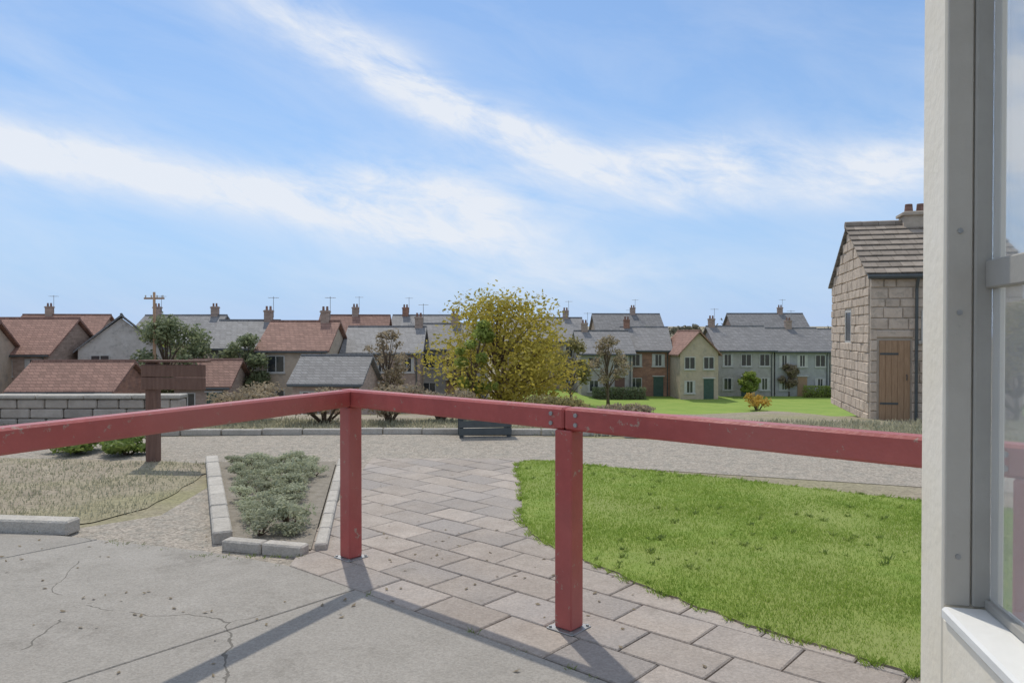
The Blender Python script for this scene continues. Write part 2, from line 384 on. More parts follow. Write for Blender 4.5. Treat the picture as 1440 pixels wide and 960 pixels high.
def pave(parent, name, region, ox, oy, ang, sx, sy, gap, m, z0, z1, skip=None, tilt=.0, stagger=.5, lim=(-8, 8, -3, 12), bev=.006):
    ca, sa = math.cos(ang), math.sin(ang); n = 0
    if area(region) < 0: region = region[::-1]
    for j in range(-60, 60):
        for i in range(-60, 60):
            u0 = i * sx + (stagger * sx if j % 2 else 0); v0 = j * sy; h = gap / 2
            g_ = [(u0+h, v0+h), (u0+sx-h, v0+h), (u0+sx-h, v0+sy-h), (u0+h, v0+sy-h)]
            P = [(ox+ca*a-sa*b, oy+sa*a+ca*b) for a, b in g_]
            cx = sum(p[0] for p in P)/4; cy = sum(p[1] for p in P)/4
            if not (lim[0] < cx < lim[1] and lim[2] < cy < lim[3]): continue
            P = clip(P, region)
            if len(P) < 3 or area(P) < sx*sy*.06: continue
            if skip and all(inside(x, y, skip) for x, y in P): continue
            place(name, slab_mesh(P, z0, z1 + rng.uniform(-1, 1)*tilt*.12, m, name, bev, tilt), parent); n += 1
    return n

CONC = [(-14,-4), (7.2,-4), (6.6,-2.05), (-.9,4.44), (-1.5,4.95), (-2.2,5.28), (-3.6,5.72), (-14,6.9)]
pavement = sheet('pavement', CONC, -.014, 'gravel')
pave(pavement, 'concrete_bay', CONC, -.95, 4.5, math.atan2(-6.5, 7.5), 2.35, 2.1, .012, 'concrete', -.013, 0.0, None, .0015, 0.0, (-9, 9, -5, 9), .004)
path = sheet('path', [(-1.5,4.95),(-.9,4.44),(5.4,-1.0),(6.4,.2),(3.3,3.0),(.4,6),(.4,9.0),(5.0,7.3),(12,5.4),(15,6.8),(5,9.5),(2,11.0),(-2,11.6),(-6,11.2),(-9,10.8),(-9,9.6),(-3.2,8.9),(-3.05,6.4),(-3.75,5.77),(-2.2,5.28)], -.022, 'gravel')
SL = [(-1.5,4.95),(-.9,4.44),(4.6,-.33),(5.4,.5),(.75,9.2),(-1.75,9.2)]
def smooth_loop(P, k=6, jit=.03):
    out = []; n = len(P)
    for i in range(n):
        a, b, c, d = (Vector(P[(i+q) % n] + (0,)) for q in (-1, 0, 1, 2))
        for s_ in range(k):
            t = s_ / k
            p = .5*((2*b)+(-a+c)*t+(2*a-5*b+4*c-d)*t*t+(-a+3*b-3*c+d)*t**3)
            out.append((p.x + rng.uniform(-jit, jit), p.y + rng.uniform(-jit, jit)))
    return out
LAWN = smooth_loop([(.14,8.95),(.10,7.4),(.10,6.0),(.32,5.35),(.62,4.86),(.96,4.32),(1.32,3.86),(1.8,3.4),(2.9,2.5),(4.6,1.4),(6.5,1.2),(9,2.5),(8.4,4.2),(6,5.6),(3.9,6.75),(2.3,7.85),(1,8.6)], 6, .018)
npave = pave(path, 'paving_slab', SL, -.9, 4.44, math.atan2(-4.77, 5.5), .46, .31, .009, 'slab', -.02, .001, LAWN, .011, .5)
lawn = sheet('lawn', LAWN, .012, 'turf')
lb = MB(); nl = len(LAWN)
lb.add([(x, y, .0118) for x, y in LAWN] + [(x + .0, y, -.03) for x, y in LAWN], [(i, (i+1) % nl, nl+(i+1) % nl, nl+i) for i in range(nl)])
lb.build('turf_edge', 'earth', lawn)
def drape(name, P, m, dz, kind='structure', n=24):
    xs = [p[0] for p in P]; ys = [p[1] for p in P]; b = MB(); V = []; Fq = []
    x0, x1, y0, y1 = min(xs), max(xs), min(ys), max(ys)
    for j in range(n+1):
        for i in range(n+1):
            x = x0+(x1-x0)*i/n; y = y0+(y1-y0)*j/n; V.append((x, y, ground_z(x, y)+dz))
    for j in range(n):
        for i in range(n):
            if inside(x0+(x1-x0)*(i+.5)/n, y0+(y1-y0)*(j+.5)/n, P):
                Fq.append((j*(n+1)+i, j*(n+1)+i+1, (j+1)*(n+1)+i+1, (j+1)*(n+1)+i))
    b.add(V, Fq); o = b.build(name, m, smooth=True); o['kind'] = kind; return o
drape('field', [(1,46),(30,46),(46,60),(46,88),(1,88)], 'far_grass', .06)
drape('road', [(-60,44),(2,44),(2,49),(-60,49)], 'asphalt', .05)
sheet('verge', smooth_loop([(-11,6.8),(-8,6.35),(-5,6.0),(-3.85,5.95),(-3.35,6.5),(-3.4,7.8),(-3.75,8.9),(-6,9.3),(-10,9.6)], 6, .03), -.0185, 'earth')

def grass(name, poly, n, h, w, m, z=0.0, label='', dens=None):
    xs = [p[0] for p in poly]; ys = [p[1] for p in poly]; V = []; Fc = []; k = 0; tries = 0
    while k < n and tries < n * 10:
        tries += 1
        x = rng.uniform(min(xs), max(xs)); y = rng.uniform(min(ys), max(ys))
        if not inside(x, y, poly) or x > .95 * y + .9: continue
        if rng.random() > min(1, (4.2 / max(y, .1)) ** 1.2): continue
        d = noise.noise(Vector((x * 1.3, y * 1.3, 0))); d2 = noise.noise(Vector((x * 5, y * 5, 4)))
        if rng.random() > .7 + .5 * d + .3 * d2: continue
        hh = h * rng.uniform(.45, 1.2) * (1 + .4 * d); ww = w * rng.uniform(.7, 1.3) * max(1, y / 4.5); a = rng.uniform(0, 6.28); ln = rng.uniform(.1, .8) * hh
        cx, cy = math.cos(a), math.sin(a); o = len(V)
        V += [(x - cy * ww, y + cx * ww, z - .004), (x + cy * ww, y - cx * ww, z - .004), (x + cx * ln * .45, y + cy * ln * .45, z + hh * .65), (x + cx * ln, y + cy * ln, z + hh)]
        Fc += [(o, o+1, o+2), (o+1, o+3, o+2)]; k += 1
    me = bpy.data.meshes.new(name); me.from_pydata(V, [], Fc); me.materials.append(MATS[m])
    ob = bpy.data.objects.new(name, me); COL.objects.link(ob); ob['kind'] = 'stuff'; ob['label'] = label; ob['category'] = 'grass'
    return ob
grass('lawn_grass', LAWN, 130000, .020, .0024, 'blade', .012, 'mown green lawn grass beyond the red railing')
leafmat('dry_blade', (.34,.33,.22), (.46,.44,.32))
grass('dry_grass', [(-10,6.6),(-5,5.95),(-3.8,5.9),(-3.3,6.5),(-3.35,7.8),(-3.7,8.95),(-10,9.6)], 10000, .034, .004, 'dry_blade', -.015, 'sparse dry straw coloured grass on the verge at the left')
grass('crest_grass', [(-9,11.3),(-2,11.8),(2,11.2),(5,9.8),(14,7.5),(14,13),(-9,13.6)], 34000, .08, .006, 'dry_blade', -.03, 'dry grass along the far edge of the terrace')

# ---------------------------------------------------------------- red railing
RH = 1.17
C0 = Vector((-1.12, 5.13, 0)); RD = Vector((1.42, -1.23, 0)).normalized(); LD = Vector((-1.02, -2.06, 0)).normalized()
railing = thing('railing', 'dark red painted timber railing with square posts, turning a corner on the pale pavement', 'railing', C0)
def rail_part(name, b, m='red_paint', par=railing):
    o = b.build(name, m, par); o.location = -C0; return o
posts = [(C0, RD), (C0 + RD * 1.88, RD), (C0 + RD * 3.9, RD), (C0 + LD * 2.75, LD)]
pr = .055
for p, d in posts:
    rot = Matrix.Translation(p) @ Matrix.Rotation(math.atan2(d.y, d.x), 4, 'Z')
    o = rail_part('post', MB().box(-pr, pr, -pr, pr, .008, RH - .1185, .007, rot))
    pl = MB().box(-.085, .085, -.085, .085, .0015, .0075, .002, rot)
    for sx in (-1, 1):
        for sy in (-1, 1):
            pl.tube([rot @ Vector((sx*.07, sy*.07, .007)), rot @ Vector((sx*.07, sy*.07, .017))], .009, 6)
    bp = rail_part('base_plate', pl, 'galv', o); bp.location = (0, 0, 0)
def beam(a, b, z0, z1, hw):
    d = (b - a); l = d.length; rot = Matrix.Translation(a) @ Matrix.Rotation(math.atan2(d.y, d.x), 4, 'Z')
    return MB().box(0, l, -hw, hw, z0, z1, .012, rot)
rail_part('top_rail', beam(C0 - RD * .062, C0 + RD * 1.878, RH - .118, RH, .05))
rail_part('top_rail', beam(C0 + RD * 1.882, C0 + RD * 4.4, RH - .118, RH, .05))
rail_part('top_rail', beam(C0 + LD * .058, C0 + LD * 3.6, RH - .116, RH - .002, .05))

for q in (C0 + RD*1.80, C0 + RD*1.96, C0 + RD*.0, C0 + RD*3.82, C0 + RD*3.98):
    for zz in (RH-.035, RH-.085):
        nrm = Vector((RD.y, -RD.x, 0)); c = q + nrm*.0495 + Vector((0,0,zz))
        rail_part('bolt', MB().tube([c, c + nrm*.009], .0115, 8), 'galv')
# ---------------------------------------------------------------- shelter side wall, pillar and pane at the right
A = Vector((1.2815, 2.20, 0)); wd = Vector((-.108, -.505, 0)).normalized()      # along the wall towards the camera
sh = Matrix.Translation(A) @ Matrix.Rotation(math.atan2(wd.y, wd.x), 4, 'Z')    # +x towards camera, +y to the right
wallthing = thing('low_wall', 'low cream painted wall with a white coping, bottom right corner', 'wall', A)
def wp(name, b, m, par, loc=True):
    o = b.build(name, m, par)
    if loc: o.location = -A
    return o
wp('wall_body', MB().box(.003, 2.4, .004, .17, .0, .712, .004, sh), 'cream_paint', wallthing)
for k in range(3):
    wp('coping', MB().box(.016 + k*.8, .016 + (k+1)*.8 - .004, -.006, .185, .7135, .752, .008, sh), 'white_paint', wallthing)
post_t = thing('shelter_post', 'tall square cream and grey post standing at the far end of the low cream wall', 'post', A)
def pp(name, b, m, par=post_t, l=None):
    o = b.build(name, m, par); o.location = -par.matrix_basis.translation if l is None else l; return o
pp('upright', MB().box(-.19, 0, .002, .172, .0, 3.6, .005, sh), 'cream_paint')
pp('face_board', MB().box(.001, .014, .006, .074, .7535, 3.6, .003, sh), 'grey_paint')
pp('jamb', MB().box(.0012, .02, .078, .151, .7535, 3.6, .005, sh), 'dark_frame')
for z in (.9, 1.62, 1.86, 2.6):
    pp('screw', MB().tube([sh @ Vector((.014, .04, z)), sh @ Vector((.018, .04, z))], .008, 8), 'galv')
wnd = thing('glazed_panel', 'clear glass panel with a grey transom, fixed above the white coping', 'window', A + Vector((0, 0, .752)))
pp('pane', MB().box(.022, 2.3, .122, .128, .775, 1.695, 0, sh), 'clear_glass', wnd)
pp('pane', MB().box(.022, 2.3, .122, .128, 1.765, 3.55, 0, sh), 'clear_glass', wnd)
pp('transom', MB().box(.022, 2.3, .104, .146, 1.69, 1.77, .004, sh), 'dark_frame', wnd)
pp('bottom_bead', MB().box(.022, 2.3, .108, .142, .7535, .78, .003, sh), 'dark_frame', wnd)

# ---------------------------------------------------------------- planting
def leaf_cloud(b, n, clumps, s, asp=.55):
    tot = sum(c[1]**2 for c in clumps)
    for c, r, sq in clumps:
        for _ in range(int(n * r*r / tot)):
            d = Vector((rng.gauss(0,1), rng.gauss(0,1), rng.gauss(0,1))).normalized()
            q = r * (rng.random() ** .42) * (1 + .25 * noise.noise(d * 2 + c))
            p = c + Vector((d.x*q, d.y*q, d.z*q*sq))
            a = Vector((rng.gauss(0,1), rng.gauss(0,1), rng.gauss(0,.7))).normalized(); w = a.cross(d if abs(a.dot(d)) < .95 else Vector((0,0,1))).normalized()
            l = s * rng.uniform(.6, 1.3)
            b.add([p - a*l, p + w*l*asp, p + a*l, p - w*l*asp], [(0,1,2,3)])
    return b
def tree(name, label, x, y, h, cw, cz0, leaf, nleaf, ls, seed, group=None, cat='tree', nclump=26, z0=None, trunkr=None, bare=.0):
    global rng
    keep = rng; rng = random.Random(seed)
    z0 = ground_z(x, y) - .05 if z0 is None else z0
    t = thing(name, label, cat, (x, y, z0), 0, group)
    tr = trunkr or h * .022
    pts = [Vector((0,0,0))]; k = 6; top = h * .72
    for i in range(1, k+1): pts.append(Vector((rng.uniform(-1,1)*h*.02*i**.5, rng.uniform(-1,1)*h*.02*i**.5, top*i/k)))
    tb = MB().tube(pts, [tr*(1.35 if i == 0 else 1 - .13*i) for i in range(k+1)], 8)
    clumps = []; lb_ = MB()
    for i in range(nclump):
        f = rng.random(); zz = cz0 + (h - cz0) * (.08 + .84*f)
        prof = math.sin(math.pi * (.16 + .78 * f)) ** .8
        a = rng.uniform(0, 6.28); rr = cw * .5 * prof * math.sqrt(rng.uniform(.15, 1)) * .82
        c = Vector((math.cos(a)*rr, math.sin(a)*rr, zz)); r = cw * rng.uniform(.10, .19)
        clumps.append((c, r, rng.uniform(.6, .95)))
        s0 = pts[min(k, max(1, int(k * (zz*.62)/top)))]
        lb_.tube([s0, s0.lerp(c, .5) + Vector((0,0,h*.02)), c], [tr*.42, tr*.26, tr*.08], 5, False)
    tb.build('trunk', 'bark', t, True); lb_.build('branches', 'bark', t, True)
    leaf_cloud(MB(), nleaf, clumps, ls).build('crown', leaf, t)
    rng = keep; return t
def shrub(name, label, x, y, h, w, leaf, n, ls, seed, group=None, z0=None, cat='shrub'):
    global rng
    keep = rng; rng = random.Random(seed); z0 = ground_z(x, y) - .03 if z0 is None else z0
    t = thing(name, label, cat, (x, y, z0), 0, group); cl = []; st = MB()
    for i in range(9):
        a = rng.uniform(0, 6.28); rr = w * .33 * math.sqrt(rng.random()); zz = h * rng.uniform(.3, .78)
        c = Vector((math.cos(a)*rr, math.sin(a)*rr, zz)); cl.append((c, w * rng.uniform(.16, .25), h / w * .9))
        st.tube([Vector((rr*.1*math.cos(a), rr*.1*math.sin(a), 0)), c*.6, c], [w*.018, w*.012, w*.005], 5, False)
    st.build('stems', 'bark', t, True); leaf_cloud(MB(), n, cl, ls).build('foliage', leaf, t)
    rng = keep; return t

# kerbed bed left of the corner post, cushion plants on dusty soil
def stone_block(name, x0, x1, y0, y1, z0, z1, m, par, off):
    b = MB(); j = .006
    bb = min(x1-x0, y1-y0, z1-z0) * .12
    b.box(x0+rng.uniform(0,j), x1-rng.uniform(0,j), y0+rng.uniform(-j,j)*.5, y1+rng.uniform(-j,j)*.5, z0, z1, bb)
    b.v = [(x+rng.uniform(-.004,.004), y+rng.uniform(-.004,.004), z+rng.uniform(-.003,.003)) for x, y, z in b.v]
    o = b.build(name, m, par); o.location = -off; return o
BED = [(-2.10,5.46), (-1.44,5.28), (-2.12,8.9), (-3.55,8.9)]
bed = sheet('flower_bed', BED, .012, 'soil')
def kerb_run(a, b, l, w, h):
    a = Vector(a + (0,)); b = Vector(b + (0,)); d = (b - a); n = max(1, round(d.length / l)); st = d.length / n
    rot = Matrix.Rotation(math.atan2(d.y, d.x), 4, 'Z')
    for k in range(n):
        MB().box(.004, st-.004, -w/2, w/2, -.03, h + rng.uniform(-.004,.004), .012, Matrix.Translation(a + d.normalized()*st*k) @ rot).build('kerb_stone', 'kerb', bed)
kerb_run((-3.64,8.95), (-2.17,5.53), .45, .14, .075)
kerb_run((-2.10,5.40), (-1.46,5.225), .33, .11, .06)
kerb_run((-1.375,5.30), (-2.05,8.9), .45, .09, .05)
protos = []
for k in range(4):
    o = shrub('cushion_plant', 'low grey green cushion plant in the kerbed bed left of the path', 0, 0, .17 + .03*k, .42, 'leaf_grey', 620, .017, 60+k, 'cushion plants in the kerbed bed', 0)
    protos.append(o)
spots = []
for _try in range(3000):
    if len(spots) >= 40: break
    y = rng.uniform(5.55, 8.8); f = (y - 5.4) / 3.5; x = rng.uniform(-2.08 - 1.40*f + .15, -1.50 - .62*f - .16)
    if all((x-a)**2 + (y-b)**2 > (.19)**2 for a, b in spots): spots.append((x, y))
for k, (x, y) in enumerate(spots):
    src = protos[k % 4]
    if k < 4: o = src
    else:
        o = src.copy(); COL.objects.link(o)
        for ch in src.children:
            c = ch.copy(); COL.objects.link(c); c.parent = o
    sc_ = rng.uniform(.62, 1.1); o.location = (x, y, .006); o.rotation_euler = (0, 0, rng.uniform(0, 6.28)); o.scale = (sc_, sc_, sc_ * rng.uniform(.75, 1.1))
# raised kerb at the left, shaded face towards the camera
kx = -8.2; kdir = (Vector((-14,6.9,0)) - Vector((-3.6,5.72,0))).normalized(); k0 = Vector((-3.45, 5.72, 0)); n_ = Vector((-kdir.y, kdir.x, 0)); 
if n_.y < 0: n_ = -n_
for i in range(7):
    a = k0 + kdir * (i*.82) ; rot = Matrix.Translation(a) @ Matrix.Rotation(math.atan2(kdir.y, kdir.x), 4, 'Z')
    h_ = .17 if i > 0 else .10
    MB().box(.004, .815, -.16, 0, -.02, h_ + rng.uniform(-.004, .004), .014, rot).build('kerb_stone', 'kerb', pavement)
# edging stones along the far side of the path
for i in range(22):
    x = -7.6 + i*.62; y = 11.55 - abs(x+2)*.05 - max(0, x-1)*.30
    MB().box(x, x+.61, y, y+.11, -.03, .07+rng.uniform(-.006,.006), .012).build('edging_stone', 'kerb', path)
# signboard on a timber post
sg = thing('signboard', 'dark brown blank timber board on a single post beyond the left rail', 'sign', (-4.42, 9.1, -.03), R(-6))
MB().box(-.07, .07, -.06, .06, 0, 1.23, .01).build('post', 'dark_timber', sg)
for k in range(2):
    MB().box(-.10, .72, -.095, -.062, .90+k*.155, .90+k*.155+.148, .006).build('board', 'dark_timber', sg)
MB().box(-.12, .74, -.12, .03, 1.235, 1.26, .005).build('cap_strip', 'dark_timber', sg)
# bench under the tree
bw = thing('boundary_wall', 'low pale stone boundary wall at the left, beyond the rail and signboard', 'wall', (-8, 12.6, -.05))
for course in range(3):
    x = -2.4 + (.0 if course % 2 else .16)
    while x < 2.3:
        l = min(rng.uniform(.34, .58), 2.4 - x)
        stone_block('stone', x+.005, x+l-.005, -.13, .13, course*.165+.002, course*.165+.158, 'stone_pale', bw, Vector((0,0,0))); x += l
for k in range(6): MB().box(-2.45+k*.81, -2.45+(k+1)*.81-.008, -.17, .17, .498, .565+rng.uniform(-.005,.005), .014).build('coping_stone', 'kerb', bw)
bn = thing('bench', 'low dark slatted backless bench seen just under the rail, before the yellow tree', 'bench', (-.43, 11.35, -.03), R(8))
for k in range(4): MB().box(-.42, .42, -.24+k*.115, -.135+k*.115, .40, .43, .005).build('seat_slat', 'dark_metal', bn)
for k in range(3): MB().box(-.40, .40, -.215, -.19, .05+k*.115, .155+k*.115, .005).build('apron_slat', 'dark_metal', bn)
for sx in (-1, 1):
    b = MB(); x = sx*.36
    b.box(x-.03, x+.03, -.186, -.136, 0, .398, .004); b.box(x-.03, x+.03, .15, .20, 0, .398, .004); b.box(x-.028, x+.028, -.135, .149, .34, .397, .004)
    b.build('leg', 'dark_metal', bn)
# shrubs on the terrace edge
sh_specs = [(-5.75,9.75,.34,1.0,'leaf_green','low green shrub on the dry verge under the left end of the rail'),(-5.0,9.6,.30,.8,'leaf_green','smaller low green shrub beside the signboard post'),
            (-3.3,13.0,.7,1.6,'leaf_brown','brown twiggy shrub left of the corner post'),(-2.2,13.2,.8,1.5,'leaf_brown','brown twiggy shrub behind the corner post'),
            (-1.3,13.4,.7,1.3,'leaf_brown','brown twiggy shrub left of the dark bench'),(.9,13.2,.5,1.3,'leaf_olive','low olive shrub right of the bench under the tree'),
            (1.95,12.9,.42,1.2,'leaf_brown','brown shrub between the tree and the green field'),(-9.6,11.9,.8,1.5,'leaf_brown','brown shrub at the left edge beyond the rail'),
            (-4.8,13.2,.75,1.6,'leaf_brown','brown shrub behind the signboard')]
for k, (x, y, h, w, lf_, lab) in enumerate(sh_specs):
    shrub('shrub', lab, x, y, h, w, lf_, 2200, .035, 200+k, 'shrubs along the terrace edge')
shrub('shrub', 'orange brown shrub on the far green field', 20.6, 62, 1.9, 2.3, 'leaf_orange', 900, .10, 301)

tree('yellow_tree', 'yellow green tree beyond the bench, between the two railing posts', -.35, 23.5, 4.5, 6.1, .7, 'leaf_yellow', 10500, .07, 11, nclump=44, trunkr=.12)
tree('dark_bush_tree', 'small dark green tree left of the yellow tree', -1.05, 21.5, 3.3, 1.7, .9, 'leaf_mid', 3000, .06, 12, nclump=14)
tree('dark_tree', 'dark green tree between the village houses at left', -24.5, 53, 7.6, 6.6, 1.4, 'leaf_dark', 6500, .16, 13, nclump=30)
tree('dark_tree', 'lower dark green tree right of the taller one at left', -19.6, 54, 6.2, 4.6, 1.2, 'leaf_dark', 4500, .15, 14, nclump=24)
tree('olive_tree', 'olive brown tree seen through the glass panel', 10.3, 15.2, 2.75, 2.6, .7, 'leaf_olive', 6000, .05, 15, nclump=24)
tree('bare_tree', 'thin brown tree against the grey roofs right of the yellow tree', 8.6, 66, 6.6, 4.2, 2.0, 'leaf_brown', 1800, .13, 16, nclump=22)
tree('bare_tree', 'thin brown tree left of the yellow tree among the houses', -8.8, 52, 6.4, 3.8, 2.0, 'leaf_brown', 1500, .13, 17, nclump=22)

vt = [(-33, 66, 6.6, 5.0, 'leaf_mid', 'green tree behind the brown house at far left'), (-16.5, 68, 6.6, 4.6, 'leaf_brown', 'brown tree behind the grey slate house'),
      (-13.2, 57, 4.2, 3.0, 'leaf_dark', 'small dark tree above the corner post'), (-4.2, 60, 5.2, 3.6, 'leaf_brown', 'brown tree left of the yellow tree crown'),
      (5.2, 64, 5.6, 4.0, 'leaf_olive', 'olive tree right of the yellow tree crown'), (16.5, 92, 7.2, 5.2, 'leaf_dark', 'dark tree behind the narrow tan house'),
      (28.5, 76, 3.6, 2.6, 'leaf_brown', 'small brown garden tree before the grey terrace'), (33.5, 92, 7.4, 5.5, 'leaf_brown', 'brown tree behind the end of the grey terrace'), (23.8, 74, 3.0, 2.4, 'leaf_mid', 'small green garden tree before the grey terrace')]
for q, (x, y, h, w, lf_, lab) in enumerate(vt):
    tree('village_tree', lab, x, y, h, w, h*.25, lf_, 2600, .15, 400+q, nclump=20, group='trees among the village houses')
hg = [(-22.5, 50.5, 'leaf_dark', 'clipped dark hedge below the dark trees'), (-12.5, 50.8, 'leaf_mid', 'clipped green hedge above the corner post'), (10.5, 72.5, 'leaf_dark', 'clipped dark hedge before the red brick house'), (32, 74.5, 'leaf_mid', 'clipped green hedge before the grey terrace end')]
for q, (x, y, lf_, lab) in enumerate(hg):
    t = thing('hedge', lab, 'hedge', (x, y, ground_z(x, y) - .05), R(rng.uniform(-4, 4)), 'garden hedges'); keep = rng; rng = random.Random(500+q)
    b = MB()
    for _ in range(2600):
        p = Vector((rng.uniform(-2.6, 2.6), rng.uniform(-.4, .4), rng.uniform(0, 1.3))); a = Vector((rng.gauss(0,1), rng.gauss(0,1), rng.gauss(0,1))).normalized(); w_ = a.orthogonal().normalized(); l = .10
        b.add([p-a*l, p+w_*l*.6, p+a*l, p-w_*l*.6], [(0,1,2,3)])
    b.build('foliage', lf_, t); MB().box(-2.4, 2.4, -.05, .05, 0, .5).build('stems', 'bark', t); rng = keep
# ---------------------------------------------------------------- houses of the village
def house(label, x, y, w, d, wall_h, roof_h, rz, wallm, roofm, cols, rows, chim=(.2,), name='house', door=True, gable_front=False, wm='window_glass'):
    z0 = ground_z(x, y) - .08
    t = thing(name, label, 'house', (x, y, z0), rz, 'village houses beyond the terrace')
    hw, hd = w/2, d/2
    b = MB()
    if gable_front:
        b.add([(-hw,-hd,0),(hw,-hd,0),(hw,hd,0),(-hw,hd,0),(-hw,-hd,wall_h),(hw,-hd,wall_h),(hw,hd,wall_h),(-hw,hd,wall_h),(0,-hd,wall_h+roof_h-.12),(0,hd,wall_h+roof_h-.12)],
              [(3,2,1,0),(0,1,5,8,4),(2,3,7,9,6),(1,2,6,5),(3,0,4,7),(4,8,9,7),(8,5,6,9)])
    else:
        b.add([(-hw,-hd,0),(hw,-hd,0),(hw,hd,0),(-hw,hd,0),(-hw,-hd,wall_h),(hw,-hd,wall_h),(hw,hd,wall_h),(-hw,hd,wall_h),(-hw,0,wall_h+roof_h-.12),(hw,0,wall_h+roof_h-.12)],
              [(3,2,1,0),(0,1,5,4),(2,3,7,6),(1,2,6,9,5),(3,0,4,8,7),(4,5,9,8),(8,9,6,7)])
    b.build('wall', wallm, t)
    r = MB(); o = .3; th = .14
    span = hw if gable_front else hd; ln = (hd if gable_front else hw) + o
    ez = wall_h - o * roof_h / span
    prof = [(-(span+o), ez), (0, wall_h+roof_h), (span+o, ez), (span+o, ez+th), (0, wall_h+roof_h+th*1.2), (-(span+o), ez+th)]
    def P(s_, q, zz): return (q, s_, zz) if gable_front else (s_, q, zz)
    Vv = [P(-ln, a, zz) for a, zz in prof] + [P(ln, a, zz) for a, zz in prof]
    r.add(Vv, [(0,1,4,5),(1,2,3,4),(6,11,10,7),(7,10,9,8)] + [(i, 6+i, 6+(i+1) % 6, (i+1) % 6) for i in range(6)])
    ro = r.build('roof', roofm, t)
    rb = MB(); zr = wall_h+roof_h+th*1.1
    a, c = P(-ln+.02, 0, zr), P(ln-.02, 0, zr); rb.tube([a, c], .11, 6); rb.build('ridge_tile', roofm, ro)
    for f in chim:
        q = -ln + f * 2 * ln; cz = wall_h+roof_h
        cx, cy = (0, q) if gable_front else (q, 0)
        ch = MB().box(cx-.32, cx+.32, cy-.26, cy+.26, cz-.6, cz+1.0).box(cx-.37, cx+.37, cy-.31, cy+.31, cz+.84, cz+.95).build('chimney', 'brick_dark' if wallm != 'brick' else 'brick', t)
        pt = MB()
        for e in (-.15, .15): pt.tube([(cx+e, cy, cz+1.0), (cx+e, cy, cz+1.32)], [.10, .085], 8)
        pt.build('chimney_pot', 'tile_red', ch)
    if not gable_front:
        MB().tube([(-hw-.2, -hd-.36, ez+.02), (hw+.2, -hd-.36, ez)], .075, 6).build('gutter', 'dark_metal', t)
        MB().tube([(hw-.25, -hd-.34, ez), (hw-.25, -hd-.07, ez-.4), (hw-.25, -hd-.07, .1)], .05, 6).build('downpipe', 'dark_metal', t)
        if chim:
            q = -ln + chim[0]*2*ln; az_ = wall_h+roof_h+1.0; an = MB().tube([(q+.36, .1, az_-.6), (q+.36, .1, az_+1.1)], .022, 5)
            for e in range(5): an.tube([(q+.36-.35+e*.17, -.22, az_+1.0), (q+.36-.35+e*.17, .42, az_+1.0)], .014, 4)
            an.tube([(q-.05, .1, az_+1.0), (q+.8, .1, az_+1.0)], .016, 4); an.build('aerial', 'galv', t)
    sh_h = wall_h / rows
    for j in range(rows):
        for i in range(cols):
            px_ = -hw + w * (i + .5) / cols; zb = j * sh_h + sh_h * .34; wh = sh_h * .46; ww = min(1.15, w / cols * .5)
            yf = -hd
            if j == 0 and door and i == cols // 2:
                do = MB().box(px_-.5, px_+.5, yf-.04, yf+.05, .12, 2.15).build('door', rng.choice(['dark_timber', 'timber', 'door_green']), t)
                MB().box(px_-.62, px_+.62, yf-.14, yf+.04, 2.16, 2.27).build('door_head', 'trim', do); continue
            fr = MB()
            for (a0, a1, b0, b1) in ((-ww/2-.07, ww/2+.07, -.07, 0), (-ww/2-.07, ww/2+.07, wh, wh+.07), (-ww/2-.07, -ww/2, 0, wh), (ww/2, ww/2+.07, 0, wh), (-.03, .03, 0, wh)):
                fr.box(px_+a0, px_+a1, yf-.05, yf+.02, zb+b0, zb+b1)
            wo_ = fr.build('window', 'trim', t)
            MB().box(px_-ww/2+.002, px_+ww/2-.002, yf-.022, yf+.01, zb+.002, zb+wh-.002).build('pane', wm, wo_)
            if rng.random() < .6:
                cw_ = rng.uniform(.12, .3)*ww; b_ = MB()
                b_.box(px_-ww/2+.01, px_-ww/2+cw_, yf-.030, yf-.0225, zb+.01, zb+wh-.01); b_.box(px_+ww/2-cw_, px_+ww/2-.01, yf-.030, yf-.0225, zb+.01, zb+wh-.01)
                b_.build('curtain', 'trim', wo_)
            MB().box(px_-ww/2-.14, px_+ww/2+.14, yf-.11, yf+.015, zb-.15, zb-.072).build('sill', 'trim', wo_)
    return t
def hx(px, Y): return (px - 720) / F * Y
